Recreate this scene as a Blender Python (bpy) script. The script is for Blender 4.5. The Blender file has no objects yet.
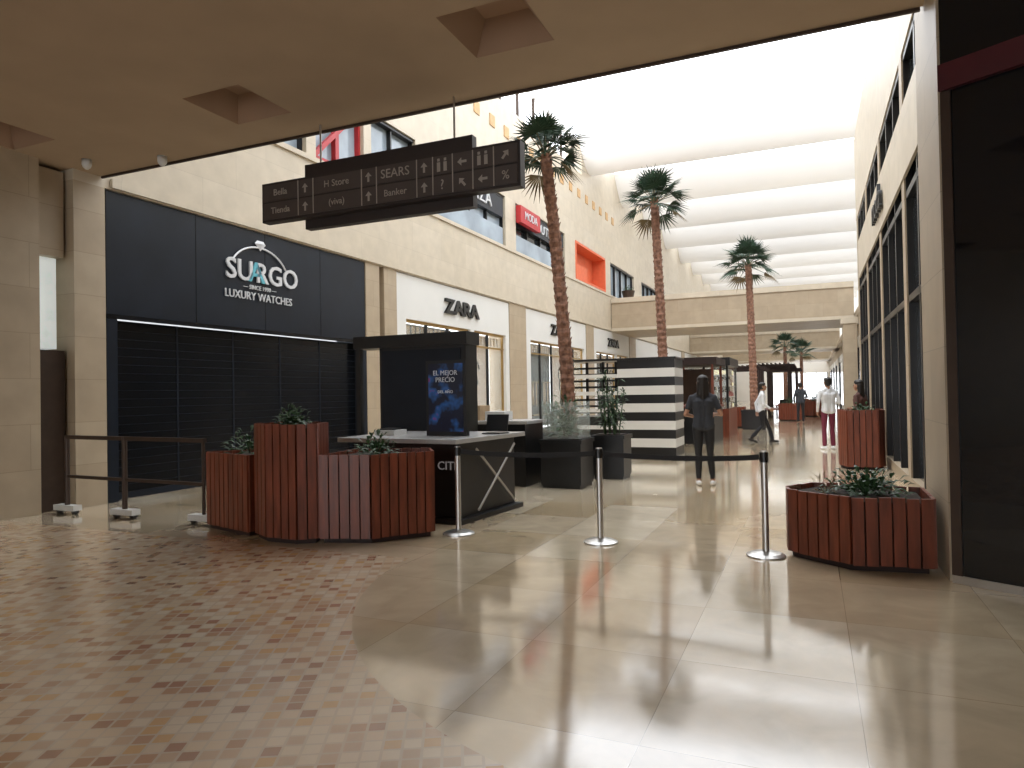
import bpy, math, random
import numpy as np
from mathutils import Vector, Matrix
random.seed(7)
S=bpy.context.scene
PI=math.pi

# ---------------------------------------------------------------- materials
def newmat(name):
    m=bpy.data.materials.new(name); m.use_nodes=True
    nt=m.node_tree; b=nt.nodes['Principled BSDF']
    return m,nt,b
def N(nt,t,**kw):
    n=nt.nodes.new(t)
    for k,v in kw.items(): setattr(n,k,v)
    return n
def mk(name,col,rough=0.5,metal=0.0,var=0.12,scale=6.0,stretch=(1,1,1),emit=0.0,spec=None):
    m,nt,b=newmat(name)
    tc=N(nt,'ShaderNodeTexCoord'); mp=N(nt,'ShaderNodeMapping'); mp.inputs['Scale'].default_value=stretch
    nz=N(nt,'ShaderNodeTexNoise'); nz.inputs['Scale'].default_value=scale; nz.inputs['Detail'].default_value=4
    cr=N(nt,'ShaderNodeValToRGB')
    a=[max(0,c*(1-var)) for c in col]; d=[min(1,c*(1+var)) for c in col]
    cr.color_ramp.elements[0].color=(*a,1); cr.color_ramp.elements[1].color=(*d,1)
    cr.color_ramp.elements[0].position=.3; cr.color_ramp.elements[1].position=.7
    L=nt.links.new
    L(tc.outputs['Object'],mp.inputs['Vector']); L(mp.outputs[0],nz.inputs['Vector']); L(nz.outputs['Fac'],cr.inputs['Fac']); L(cr.outputs[0],b.inputs['Base Color'])
    b.inputs['Roughness'].default_value=rough; b.inputs['Metallic'].default_value=metal
    if spec is not None: b.inputs['Specular IOR Level'].default_value=spec
    if emit>0:
        L(cr.outputs[0],b.inputs['Emission Color']); b.inputs['Emission Strength'].default_value=emit
    return m
def stone(name,c1,c2,mort,bw=1.2,rh=.6,rough=.45):
    m,nt,b=newmat(name); L=nt.links.new
    g=N(nt,'ShaderNodeNewGeometry'); s=N(nt,'ShaderNodeSeparateXYZ'); L(g.outputs['Position'],s.inputs[0])
    ad=N(nt,'ShaderNodeMath',operation='ADD'); L(s.outputs[0],ad.inputs[0]); L(s.outputs[1],ad.inputs[1])
    cb=N(nt,'ShaderNodeCombineXYZ'); L(ad.outputs[0],cb.inputs[0]); L(s.outputs[2],cb.inputs[1])
    br=N(nt,'ShaderNodeTexBrick'); L(cb.outputs[0],br.inputs['Vector'])
    br.inputs['Scale'].default_value=1; br.inputs['Brick Width'].default_value=bw; br.inputs['Row Height'].default_value=rh
    br.inputs['Mortar Size'].default_value=.004; br.inputs['Color1'].default_value=(*c1,1); br.inputs['Color2'].default_value=(*c2,1); br.inputs['Mortar'].default_value=(*mort,1)
    nz=N(nt,'ShaderNodeTexNoise'); nz.inputs['Scale'].default_value=3; nz.inputs['Detail'].default_value=6; L(g.outputs['Position'],nz.inputs['Vector'])
    mr=N(nt,'ShaderNodeMapRange'); mr.inputs['To Min'].default_value=.82; mr.inputs['To Max'].default_value=1.15; L(nz.outputs['Fac'],mr.inputs['Value'])
    mx=N(nt,'ShaderNodeVectorMath',operation='SCALE'); L(br.outputs['Color'],mx.inputs[0]); L(mr.outputs[0],mx.inputs['Scale'])
    L(mx.outputs[0],b.inputs['Base Color']); b.inputs['Roughness'].default_value=rough
    return m
def floor_mat():
    m,nt,b=newmat('floor_marble_and_mosaic'); L=nt.links.new
    g=N(nt,'ShaderNodeNewGeometry'); s=N(nt,'ShaderNodeSeparateXYZ'); L(g.outputs['Position'],s.inputs[0])
    def M(op,a,bb=None,c=None):
        n=N(nt,'ShaderNodeMath',operation=op)
        for i,v in enumerate((a,bb,c)):
            if v is None: continue
            if isinstance(v,(int,float)): n.inputs[i].default_value=v
            else: L(v,n.inputs[i])
        return n.outputs[0]
    def cells(px,py,sx,sy,gr):
        u=M('DIVIDE',px,sx); v=M('DIVIDE',py,sy)
        fu=M('FLOOR',u); fv=M('FLOOR',v)
        cb=N(nt,'ShaderNodeCombineXYZ'); L(fu,cb.inputs[0]); L(fv,cb.inputs[1])
        w=N(nt,'ShaderNodeTexWhiteNoise',noise_dimensions='2D'); L(cb.outputs[0],w.inputs['Vector'])
        au=M('ABSOLUTE',M('SUBTRACT',M('FRACT',u),.5)); av=M('ABSOLUTE',M('SUBTRACT',M('FRACT',v),.5))
        g1=M('GREATER_THAN',au,.5-gr/sx); g2=M('GREATER_THAN',av,.5-gr/sy)
        return w.outputs['Value'],M('MAXIMUM',g1,g2)
    x,y=s.outputs[0],s.outputs[1]
    w1,gr1=cells(M('ADD',x,.70),M('ADD',y,.1),.88,1.0,.0022)
    r1=N(nt,'ShaderNodeValToRGB'); e=r1.color_ramp; e.interpolation='CONSTANT'
    cols=[(0,(.65,.52,.35)),(.3,(.70,.58,.41)),(.55,(.58,.455,.29)),(.75,(.78,.67,.50)),(.92,(.64,.50,.32))]
    e.elements[0].color=(*cols[0][1],1); e.elements[1].position=cols[1][0]; e.elements[1].color=(*cols[1][1],1)
    for p,c in cols[2:]:
        q=e.elements.new(p); q.color=(*c,1)
    L(w1,r1.inputs['Fac'])
    nz=N(nt,'ShaderNodeTexNoise'); nz.inputs['Scale'].default_value=2.6; nz.inputs['Detail'].default_value=8; nz.inputs['Distortion'].default_value=1.0; L(g.outputs['Position'],nz.inputs['Vector'])
    mr=N(nt,'ShaderNodeMapRange'); mr.inputs['From Min'].default_value=.3; mr.inputs['From Max'].default_value=.7; mr.inputs['To Min'].default_value=.86; mr.inputs['To Max'].default_value=1.10; L(nz.outputs['Fac'],mr.inputs['Value'])
    sc=N(nt,'ShaderNodeVectorMath',operation='SCALE'); L(r1.outputs[0],sc.inputs[0]); L(mr.outputs[0],sc.inputs['Scale'])
    mxg=N(nt,'ShaderNodeMixRGB'); L(gr1,mxg.inputs['Fac']); L(sc.outputs[0],mxg.inputs[1]); mxg.inputs[2].default_value=(.40,.31,.20,1)
    a=math.radians(28); ca,sa=math.cos(a),math.sin(a)
    xr=M('ADD',M('MULTIPLY',x,ca),M('MULTIPLY',y,sa)); yr=M('SUBTRACT',M('MULTIPLY',y,ca),M('MULTIPLY',x,sa))
    w2,gr2=cells(xr,yr,.085,.085,.0065)
    r2=N(nt,'ShaderNodeValToRGB'); e=r2.color_ramp; e.interpolation='CONSTANT'
    cols=[(0,(.74,.58,.40)),(.28,(.62,.44,.29)),(.5,(.52,.30,.17)),(.62,(.78,.65,.48)),(.85,(.42,.21,.12)),(.91,(.66,.41,.18))]
    e.elements[0].color=(*cols[0][1],1); e.elements[1].position=cols[1][0]; e.elements[1].color=(*cols[1][1],1)
    for p,c in cols[2:]:
        q=e.elements.new(p); q.color=(*c,1)
    L(w2,r2.inputs['Fac'])
    mxm=N(nt,'ShaderNodeMixRGB'); L(gr2,mxm.inputs['Fac']); L(r2.outputs[0],mxm.inputs[1]); mxm.inputs[2].default_value=(.66,.54,.40,1)
    dx=M('ADD',x,.1); dy=M('SUBTRACT',y,5.7)
    dist=M('SQRT',M('ADD',M('MULTIPLY',dx,dx),M('MULTIPLY',dy,dy)))
    mask=M('MULTIPLY',M('GREATER_THAN',dist,3.33),M('LESS_THAN',y,5.45))
    fin=N(nt,'ShaderNodeMixRGB'); L(mask,fin.inputs['Fac']); L(mxg.outputs[0],fin.inputs[1]); L(mxm.outputs[0],fin.inputs[2])
    L(fin.outputs[0],b.inputs['Base Color'])
    nr=N(nt,'ShaderNodeTexNoise'); nr.inputs['Scale'].default_value=5; nr.inputs['Detail'].default_value=5; L(g.outputs['Position'],nr.inputs['Vector'])
    rr=M('MULTIPLY_ADD',nr.outputs['Fac'],.09,.055)
    rough=M('MULTIPLY_ADD',mask,.14,rr)
    L(rough,b.inputs['Roughness'])
    b.inputs['Specular IOR Level'].default_value=.85
    b.inputs['Coat Weight'].default_value=.85; b.inputs['Coat IOR'].default_value=1.65; L(rough,b.inputs['Coat Roughness'])
    return m
def poster_mat():
    m,nt,b=newmat('poster_print'); L=nt.links.new
    g=N(nt,'ShaderNodeTexCoord'); nz=N(nt,'ShaderNodeTexNoise'); nz.inputs['Scale'].default_value=6; nz.inputs['Detail'].default_value=2
    cr=N(nt,'ShaderNodeValToRGB'); cr.color_ramp.elements[0].color=(.003,.005,.015,1); cr.color_ramp.elements[0].position=.50
    cr.color_ramp.elements[1].color=(.012,.06,.18,1); cr.color_ramp.elements[1].position=.64
    q=cr.color_ramp.elements.new(.72); q.color=(.16,.02,.10,1)
    L(g.outputs['Object'],nz.inputs['Vector']); L(nz.outputs['Fac'],cr.inputs[0]); L(cr.outputs[0],b.inputs['Base Color']); b.inputs['Roughness'].default_value=.3
    L(cr.outputs[0],b.inputs['Emission Color']); b.inputs['Emission Strength'].default_value=.4
    return m
def glass_mat(name,col,alpha):
    m,nt,b=newmat(name); b.inputs['Base Color'].default_value=(*col,1); b.inputs['Roughness'].default_value=.04
    b.inputs['Alpha'].default_value=alpha
    nz=N(nt,'ShaderNodeTexNoise'); nz.inputs['Scale'].default_value=2
    mr=N(nt,'ShaderNodeMapRange'); mr.inputs['To Min'].default_value=.02; mr.inputs['To Max'].default_value=.07
    nt.links.new(nz.outputs['Fac'],mr.inputs['Value']); nt.links.new(mr.outputs[0],b.inputs['Roughness'])
    return m
def vault_mat():
    m,nt,b=newmat('translucent_vault'); L=nt.links.new
    nz=N(nt,'ShaderNodeTexNoise'); nz.inputs['Scale'].default_value=.6
    mr=N(nt,'ShaderNodeMapRange'); mr.inputs['To Min'].default_value=.84; mr.inputs['To Max'].default_value=.92; L(nz.outputs['Fac'],mr.inputs['Value'])
    d=N(nt,'ShaderNodeBsdfDiffuse'); t=N(nt,'ShaderNodeBsdfTranslucent'); mx=N(nt,'ShaderNodeMixShader'); mx.inputs[0].default_value=.07
    L(mr.outputs[0],d.inputs['Color']); L(mr.outputs[0],t.inputs['Color']); L(d.outputs[0],mx.inputs[1]); L(t.outputs[0],mx.inputs[2])
    L(mx.outputs[0],nt.nodes['Material Output'].inputs['Surface'])
    return m

M_FLOOR=floor_mat(); M_VAULT=vault_mat()
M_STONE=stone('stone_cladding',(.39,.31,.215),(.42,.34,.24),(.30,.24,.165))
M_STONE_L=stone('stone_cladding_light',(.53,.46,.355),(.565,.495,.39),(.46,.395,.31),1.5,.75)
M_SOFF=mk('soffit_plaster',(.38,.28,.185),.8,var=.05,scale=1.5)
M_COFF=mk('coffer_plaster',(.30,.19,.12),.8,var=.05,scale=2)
M_WHITE=mk('white_plaster',(.86,.85,.82),.7,var=.03,scale=1)
M_WPAN=mk('white_panel',(.70,.70,.68),.4,var=.03,scale=1)
M_NAVY=mk('navy_metal_panel',(.008,.012,.020),.35,var=.2,scale=2,spec=.3)
M_SHUT=mk('black_shutter',(.004,.005,.007),.22,var=.2,scale=3,spec=.3)
M_BLACK=mk('black_laminate',(.010,.010,.011),.35,var=.2)
M_DGLASS=mk('dark_glass',(.003,.005,.008),.04,var=.2,scale=2,spec=.5)
M_WGLASS=mk('shop_glass',(.02,.025,.03),.05,var=.3,scale=.7,spec=.9)
M_BLUEG=mk('bluish_window_glass',(.30,.36,.42),.08,var=.3,scale=.8)
M_CLEAR=glass_mat('clear_glass',(.75,.85,.85),.13)
M_GOLD=mk('brass_frame',(.45,.30,.12),.35,metal=.7)
M_TAN=mk('tan_display',(.45,.33,.22),.6,var=.35,scale=2.5)
M_MURAL=mk('cream_mural',(.62,.52,.44),.6,var=.1)
M_WOOD=mk('red_stained_wood',(.175,.043,.020),.42,var=.35,scale=5,stretch=(4,4,.5))
M_WOODD=mk('dark_wood_gap',(.02,.008,.006),.7)
M_SOIL=mk('potting_soil',(.03,.02,.014),.95,scale=20,var=.4)
M_LEAF=mk('leaf_green',(.028,.07,.022),.5,var=.5,scale=9)
M_PALM=mk('palm_frond_green',(.022,.055,.028),.55,var=.5,scale=4)
M_PALMD=mk('palm_dry_frond',(.16,.12,.06),.8,var=.4,scale=4)
M_TRUNK=mk('palm_trunk_husk',(.24,.125,.085),.9,var=.5,scale=14)
M_STEEL=mk('brushed_steel',(.50,.49,.47),.32,metal=.9,var=.08)
M_BELT=mk('black_webbing',(.01,.01,.012),.7)
M_BRONZE=mk('bronze_tube',(.055,.035,.025),.45,metal=.4)
M_GREYW=mk('light_grey_plastic',(.6,.6,.58),.4,var=.05)
M_SIGN=mk('sign_brown',(.022,.014,.012),.5,var=.1)
M_SIGNF=mk('sign_face_brown',(.060,.046,.040),.5,var=.1)
M_SIGNT=mk('sign_lettering',(.34,.31,.27),.5,var=.05)
M_LOGO=mk('silver_lettering',(.55,.56,.58),.3,metal=.2,emit=.15,var=.05)
M_LOGOT=mk('teal_lettering',(.10,.35,.42),.3,emit=.2,var=.05)
M_LBLK=mk('black_lettering',(.01,.01,.01),.4)
M_RED=mk('red_enamel',(.42,.02,.025),.4)
M_DRED=mk('dark_red_strip',(.06,.006,.012),.4)
M_ORANGE=mk('orange_paint',(.70,.15,.06),.6,var=.06)
M_CTOP=mk('counter_top',(.42,.42,.42),.25,var=.05)
M_CARD=mk('cardboard',(.42,.30,.18),.8)
M_POST=poster_mat()
M_LIT=mk('glowing_display_goods',(.9,.75,.5),.6,emit=.8,var=.3,scale=7)  # kiosk goods; their lit look is put into the material as glow
M_LAMP=mk('frosted_lamp',(.65,.70,.68),.4,emit=.5,var=.1)
M_NICHE=mk('amber_niche',(.50,.31,.14),.6,emit=.1)

# ---------------------------------------------------------------- builder
class MB:
    def __init__(s): s.v=[];s.f=[];s.m=[];s.mats=[]
    def mi(s,m):
        if m not in s.mats: s.mats.append(m)
        return s.mats.index(m)
    def add(s,vs,fs,mat):
        o=len(s.v); k=s.mi(mat); s.v+= [tuple(p) for p in vs]
        for f in fs: s.f.append(tuple(i+o for i in f)); s.m.append(k)
    def box(s,x0,x1,y0,y1,z0,z1,mat):
        s.add([(x0,y0,z0),(x1,y0,z0),(x1,y1,z0),(x0,y1,z0),(x0,y0,z1),(x1,y0,z1),(x1,y1,z1),(x0,y1,z1)],
              [(0,3,2,1),(4,5,6,7),(0,1,5,4),(1,2,6,5),(2,3,7,6),(3,0,4,7)],mat)
    def obox(s,c,sz,M3,mat):
        vs=[]
        for dz in(-.5,.5):
            for dx,dy in((-.5,-.5),(.5,-.5),(.5,.5),(-.5,.5)):
                vs.append(Vector(c)+M3@Vector((dx*sz[0],dy*sz[1],dz*sz[2])))
        s.add(vs,[(0,3,2,1),(4,5,6,7),(0,1,5,4),(1,2,6,5),(2,3,7,6),(3,0,4,7)],mat)
    def bar(s,a,b,w,h,mat):
        a=Vector(a);b=Vector(b);d=(b-a);L=d.length;d.normalize()
        up=Vector((0,0,1)) if abs(d.z)<.95 else Vector((0,1,0))
        r=d.cross(up).normalized(); u=r.cross(d)
        s.obox((a+b)/2,(w,L,h),Matrix((r,d,u)).transposed(),mat)
    def prism(s,poly,z0,z1,mat):
        n=len(poly); vs=[(x,y,z0) for x,y in poly]+[(x,y,z1) for x,y in poly]
        s.add(vs,[tuple(range(n-1,-1,-1)),tuple(range(n,2*n))]+[(i,(i+1)%n,n+(i+1)%n,n+i) for i in range(n)],mat)
    def tube(s,pts,rad,n,mat,cap=True):
        pts=[Vector(p) for p in pts]; vs=[]
        for i,p in enumerate(pts):
            d=(pts[min(i+1,len(pts)-1)]-pts[max(i-1,0)]).normalized()
            up=Vector((0,0,1)) if abs(d.z)<.9 else Vector((0,1,0))
            r=d.cross(up).normalized();u=r.cross(d)
            R=rad[i] if isinstance(rad,(list,tuple)) else rad
            for k in range(n):
                a=2*PI*k/n; vs.append(p+r*(R*math.cos(a))+u*(R*math.sin(a)))
        fs=[]
        for i in range(len(pts)-1):
            for k in range(n):
                fs.append((i*n+k,i*n+(k+1)%n,(i+1)*n+(k+1)%n,(i+1)*n+k))
        if cap:
            fs.append(tuple(range(n-1,-1,-1))); o=(len(pts)-1)*n; fs.append(tuple(range(o,o+n)))
        s.add(vs,fs,mat)
    def cyl(s,x,y,z0,z1,r,mat,n=20,r2=None): s.tube([(x,y,z0),(x,y,z1)],[r,r if r2 is None else r2],n,mat)
    def finish(s,name,smooth=False,parent=None,bevel=0):
        vs=np.array(s.v)
        c=(vs.min(0)+vs.max(0))/2; c[2]=vs[:,2].min()
        me=bpy.data.meshes.new(name); me.from_pydata([tuple(p) for p in (vs-c)],[],s.f)
        for m in s.mats: me.materials.append(m)
        me.polygons.foreach_set('material_index',s.m)
        if smooth: me.polygons.foreach_set('use_smooth',[True]*len(s.f))
        me.update(); ob=bpy.data.objects.new(name,me); ob.location=c; S.collection.objects.link(ob)
        if bevel:
            b=ob.modifiers.new('bevel','BEVEL'); b.width=bevel; b.segments=2; b.limit_method='ANGLE'
        if parent:
            bpy.context.view_layer.update()
            ob.parent=parent; ob.matrix_parent_inverse=Matrix.Translation(parent.location).inverted()
        return ob
def text(body,loc,size,mat,parent,name,facing='X',ext=.01,align='CENTER',sx=1.0,bold=0.0):
    cu=bpy.data.curves.new(name,'FONT'); cu.body=body; cu.size=size; cu.extrude=ext; cu.align_x=align; cu.align_y='CENTER'; cu.offset=bold; cu.resolution_u=3
    cu.materials.append(mat)
    ob=bpy.data.objects.new(name,cu); S.collection.objects.link(ob); ob.location=loc
    ob.rotation_euler=(PI/2,0,PI/2) if facing=='X' else ((PI/2,0,0) if facing=='-Y' else (PI/2,0,-PI/2))
    ob.scale=(sx,1,1)
    ob.parent=parent; ob.matrix_parent_inverse=Matrix.Translation(parent.location).inverted()
    return ob
def leaf(mb,p,d,L,w,mat,droop=.3):
    p=Vector(p); d=Vector(d).normalized(); side=d.cross(Vector((0,0,1)))
    if side.length<.1: side=Vector((1,0,0))
    side.normalize(); up=side.cross(d)
    m=p+d*L*.5+up*(w*.25); e=p+d*L-Vector((0,0,droop*L))
    mb.add([p,m+side*w*.5-up*w*.2,e,m-side*w*.5-up*w*.2,m],[(0,1,4),(1,2,4),(2,3,4),(3,0,4)],mat)
def rdir(zmin=-.2):
    while True:
        v=Vector((random.uniform(-1,1),random.uniform(-1,1),random.uniform(zmin,1)))
        if .2<v.length<1: return v.normalized()
def bush(mb,c,r,n,L,w,mat):
    for _ in range(n):
        d=rdir(0); p=Vector(c)+Vector((d.x*r[0],d.y*r[1],d.z*r[2]))*random.uniform(.2,1)
        leaf(mb,p,d+rdir()*.5,L*random.uniform(.6,1.2),w,mat)
    for _ in range(max(3,n//14)):
        d=rdir(.3); mb.tube([c,Vector(c)+Vector((d.x*r[0],d.y*r[1],d.z*r[2]))*.8],.006,5,mat)

# ---------------------------------------------------------------- room shell
WX=-9.4
mb=MB(); mb.add([(-12,-7.5,0),(6,-7.5,0),(6,96,0),(-12,96,0)],[(0,1,2,3)],M_FLOOR); mb.finish('floor')

shops=[(6.87,13.3),(14.6,21.6),(23.1,30.4),(31.6,38.6),(40.2,47.2),(48.8,55.8),(57.4,64.4),(66,73),(74.6,81.6),(83.2,90.2)]
ups=[(8.2,11.3),(11.6,13.3),(13.6,15.6),(16.4,21.4),(22.3,27.6),(29.0,33.8),(34.8,40),(42,48),(50,56),(58,64),(66,72),(74,80)]
mb=MB()
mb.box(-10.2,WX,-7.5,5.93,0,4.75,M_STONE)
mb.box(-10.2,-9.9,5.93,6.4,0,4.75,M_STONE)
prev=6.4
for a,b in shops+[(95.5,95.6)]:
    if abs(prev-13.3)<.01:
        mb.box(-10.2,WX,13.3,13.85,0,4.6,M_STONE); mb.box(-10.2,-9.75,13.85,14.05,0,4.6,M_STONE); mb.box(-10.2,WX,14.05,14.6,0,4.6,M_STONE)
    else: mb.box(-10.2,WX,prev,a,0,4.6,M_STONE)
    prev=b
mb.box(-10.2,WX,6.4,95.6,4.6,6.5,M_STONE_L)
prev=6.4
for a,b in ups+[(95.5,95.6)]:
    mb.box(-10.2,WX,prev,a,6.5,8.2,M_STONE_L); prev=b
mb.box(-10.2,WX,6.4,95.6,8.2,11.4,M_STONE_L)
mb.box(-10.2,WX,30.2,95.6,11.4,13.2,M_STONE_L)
mb.finish('wall_left')
mb=MB(); mb.box(WX,WX+.06,6.95,95,4.62,4.75,M_STONE_L); mb.finish('trim_1')
mb=MB(); mb.box(WX,WX+.05,6.95,95,6.38,6.48,M_STONE_L); mb.finish('trim_2')

# clerestory windows above left wall
mb=MB()
y=7.2
while y<30:
    mb.box(-9.7,-9.6,y,y+.08,11.4,13.0,M_BRONZE); y+=1.6
mb.box(-9.7,-9.55,7,30.2,12.9,13.05,M_WHITE)
mb.finish('window_1')
# niche row
mb=MB(); y=14.5
while y<36:
    mb.box(WX,WX+.03,y,y+.38,10.25,10.63,M_NICHE); y+=1.15
mb.finish('wall_niche_row')

# right wall
RX=1.3
bays=((8.0,11.4),(11.7,15.0),(15.3,18.4),(18.7,21.6))
mb=MB()
mb.box(.95,1.9,6.2,7.3,0,8.7,M_STONE)
mb.box(RX,1.9,7.3,22.2,6.3,8.7,M_STONE_L)
mb.box(RX,1.9,7.3,22.2,0,.18,M_STONE)
prev=7.3
for a,b in bays+((22.0,22.2),):
    mb.box(RX,1.9,prev,a,.18,6.3,M_STONE); prev=b
mb.box(2.2,2.6,22.2,95.6,0,4.6,M_STONE)
mb.box(1.9,2.6,22.0,22.2,0,8.7,M_STONE)
mb.finish('wall_right')
mb=MB(); mb.box(5,5.3,6.8,95.6,4.6,13.2,M_WHITE); mb.finish('sky_block_wall_right')  # unseen upper wall, added to block sky light from the side
mb=MB(); mb.box(1.9,5,6.8,95.6,4.6,4.9,M_STONE); mb.finish('gallery_floor')
# right storefront
mb=MB()
for a,b in bays:
    n=3; st=(b-a)/n
    mb.box(RX+.10,RX+.14,a,b,.18,6.3,M_WGLASS)
    for i in range(n+1):
        yy=a+st*i; mb.box(RX+.02,RX+.10,max(a,yy-.04),min(b,yy+.04),.18,6.3,M_BLACK)
    for z in(2.7,4.2,6.2): mb.box(RX+.02,RX+.10,a,b,z,z+.1,M_BLACK)
mb.box(RX-.02,RX+.02,8.6,21.2,4.5,5.5,M_STONE_L)
sf=mb.finish('right_storefront')
text('moda',(RX-.06,15.0,5.0),.75,M_LBLK,sf,'storefront_lettering','-X',.03)

# angled dark glass shopfront, foreground right
mb=MB()
p0=Vector((.965,6.17));p1=Vector((3.1,4.94)); d=(p1-p0).normalized(); nrm=Vector((d.y,-d.x))
def seg(a,b,z0,z1,off,th,mat):
    A=p0+d*a+nrm*off;B=p0+d*b+nrm*off;C=B-nrm*th;D=A-nrm*th
    mb.prism([tuple(A),tuple(B),tuple(C),tuple(D)],z0,z1,mat)
seg(0,2.45,.06,3.75,0,.03,M_DGLASS); seg(0,2.45,3.75,3.95,.05,.07,M_DRED); seg(0,2.45,3.95,4.74,0,.03,M_DGLASS)
seg(0,2.45,0,.06,.01,.04,M_STEEL); seg(0,.07,.06,3.75,.015,.03,M_BRONZE); seg(1.3,1.34,.06,3.75,.01,.03,M_BLACK)
mb.finish('glass_storefront')
mb=MB(); mb.box(3.1,3.4,-7.5,4.95,0,4.75,M_STONE); mb.finish('wall_right_near')

# soffit ceiling with coffers
mb=MB()
ZS=4.75; cof=[(-8.95,5.2),(-5.78,5.82),(-2.5,5.58)]; hs=.40
xs=sorted(set([-10.2,3.4]+[c[0]-hs for c in cof]+[c[0]+hs for c in cof]))
allc=[(cx,cy+dy) for cx,cy in cof for dy in (0,-3.6,-7.2)]
def strip(x0,x1,holes):
    y=-7.5
    for a,b in sorted(holes):
        mb.add([(x0,y,ZS),(x0,a,ZS),(x1,a,ZS),(x1,y,ZS)],[(0,1,2,3)],M_SOFF); y=b
    mb.add([(x0,y,ZS),(x0,6.8,ZS),(x1,6.8,ZS),(x1,y,ZS)],[(0,1,2,3)],M_SOFF)
for i in range(len(xs)-1):
    x0,x1=xs[i],xs[i+1]; mid=(x0+x1)/2
    strip(x0,x1,[(cy-hs,cy+hs) for cx,cy in allc if abs(cx-mid)<hs])
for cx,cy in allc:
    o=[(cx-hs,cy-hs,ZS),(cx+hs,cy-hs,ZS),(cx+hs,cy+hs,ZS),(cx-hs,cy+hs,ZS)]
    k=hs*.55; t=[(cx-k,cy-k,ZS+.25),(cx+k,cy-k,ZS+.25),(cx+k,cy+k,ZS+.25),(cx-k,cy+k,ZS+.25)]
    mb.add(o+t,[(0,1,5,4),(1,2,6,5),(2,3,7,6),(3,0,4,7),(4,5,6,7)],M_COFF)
mb.box(-10.2,3.4,-7.5,6.8,5.3,5.5,M_SOFF)
mb.box(-10.2,3.4,6.5,6.8,5.2,13.2,M_STONE_L)  # unseen wall above the soffit, included so light enters only from above
mb.add([(-10.2,6.8,ZS),(3.4,6.8,ZS),(3.4,6.8,5.5),(-10.2,6.8,5.5)],[(0,1,2,3)],M_STONE_L)
mb.finish('ceiling')
mb=MB(); mb.box(-9.38,.93,6.80,6.83,4.72,4.80,M_BRONZE); mb.finish('trim_3')
# back wall w/ unseen entrance opening, added to let in fill light
mb=MB()
mb.box(-10.2,-8,-7.8,-7.5,0,4.75,M_STONE); mb.box(1,3.4,-7.8,-7.5,0,4.75,M_STONE); mb.box(-8,1,-7.8,-7.5,3.9,4.75,M_STONE)
mb.finish('wall_back')
mb=MB()
for i in range(7): mb.box(-8+i*1.48,-7.93+i*1.48,-7.7,-7.6,0,3.9,M_BRONZE)
mb.box(-8,1,-7.7,-7.6,2.4,2.48,M_BRONZE); mb.finish('fill_entrance_frames')
mb=MB(); mb.box(-10.2,-4.5,95,95.4,0,13.2,M_WHITE); mb.box(-4.5,2,95,95.4,3.4,13.2,M_WHITE); mb.box(2,5.3,95,95.4,0,13.2,M_WHITE); mb.finish('wall_far')
mb=MB()
for i in range(6): mb.box(-4.5+i*1.28,-4.4+i*1.28,94.9,95,0,3.4,M_BRONZE)
mb.finish('door_2')

# roof vault beams
mb=MB()
for k in range(10):
    yc=31.4+6.3*k; n=12; vs=[];fs=[]
    hw=1.75
    for i in range(n+1):
        t=-1+2*i/n; yy=yc+hw*t; z=13.1-1.35*math.cos(PI*t/2)
        vs+=[(WX,yy,z),(5,yy,z)]
    for i in range(n): fs.append((2*i,2*i+1,2*i+3,2*i+2))
    mb.add(vs,fs,M_VAULT)
mb.finish('ceiling_vault_beams',smooth=True)
# bridges
for Y,z0,z1 in((34.8,4.6,6.3),(60,4.6,6.2),(84,4.6,6.2)):
    mb=MB(); mb.box(WX+.02,1.88 if Y<40 else 2.18,Y,Y+5,z0,z1-.25,M_STONE); mb.box(WX+.02,1.88 if Y<40 else 2.18,Y-.08,Y+5.08,z1-.25,z1,M_STONE_L)
    mb.box(WX+.02,1.88 if Y<40 else 2.18,Y-.05,Y,z0,z0+.15,M_STONE_L)
    mb.finish('footbridge')
mb=MB(); mb.box(1.35,1.9,33.6,34.4,0,4.58,M_STONE); mb.box(1.28,1.97,33.53,34.47,4.3,4.58,M_STONE_L); mb.finish('column')

# ---------------------------------------------------------------- watch store
mb=MB()
mb.box(-10.1,WX-.02,6.9,13.28,2.75,4.58,M_NAVY)
for y in(8.5,10.1,11.7): mb.box(WX-.02,WX-.017,y,y+.01,2.75,4.58,M_SHUT)
mb.box(-10.1,WX-.0,6.88,7.05,0,2.75,M_NAVY); mb.box(-10.1,WX,13.1,13.29,0,2.75,M_NAVY)
mb.box(WX-.02,WX+.01,6.88,13.29,2.70,2.765,M_SHUT)
mb.box(-9.8,-9.6,7.05,13.1,0,2.7,M_SHUT)
z=.08
while z<2.6:
    mb.box(-9.6,-9.596,7.05,13.1,z,z+.008,M_NAVY); z+=.13
for y in(8.25,9.45,10.65,11.85): mb.box(-9.6,-9.59,y,y+.03,0,2.7,M_NAVY)
mb.box(-9.6,-9.585,7.05,13.1,.0,.1,M_NAVY)
ws=mb.finish('watch_store_front')
cy=9.95; lx=WX+.005
text('SU',(lx,cy-.50,3.80),.52,M_LOGO,ws,'logo_letters_1','X',.015,sx=1.1,bold=.006)
text('A',(lx,cy-.09,3.80),.52,M_LOGOT,ws,'logo_letters_2','X',.015,sx=1.15,bold=.006)
text('RGO',(lx,cy+.46,3.80),.52,M_LOGO,ws,'logo_letters_3','X',.015,sx=1.02,bold=.006)
text('— SINCE 1990 —',(lx,cy,3.53),.11,M_LOGO,ws,'logo_since','X',.01)
text('LUXURY WATCHES',(lx,cy,3.36),.205,M_LOGO,ws,'logo_tagline','X',.01,sx=.95)
mb=MB()
pts=[(WX+.015,cy+.74*math.cos(a),3.74+.55*math.sin(a)) for a in np.linspace(.14*PI,.86*PI,20)]
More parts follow.
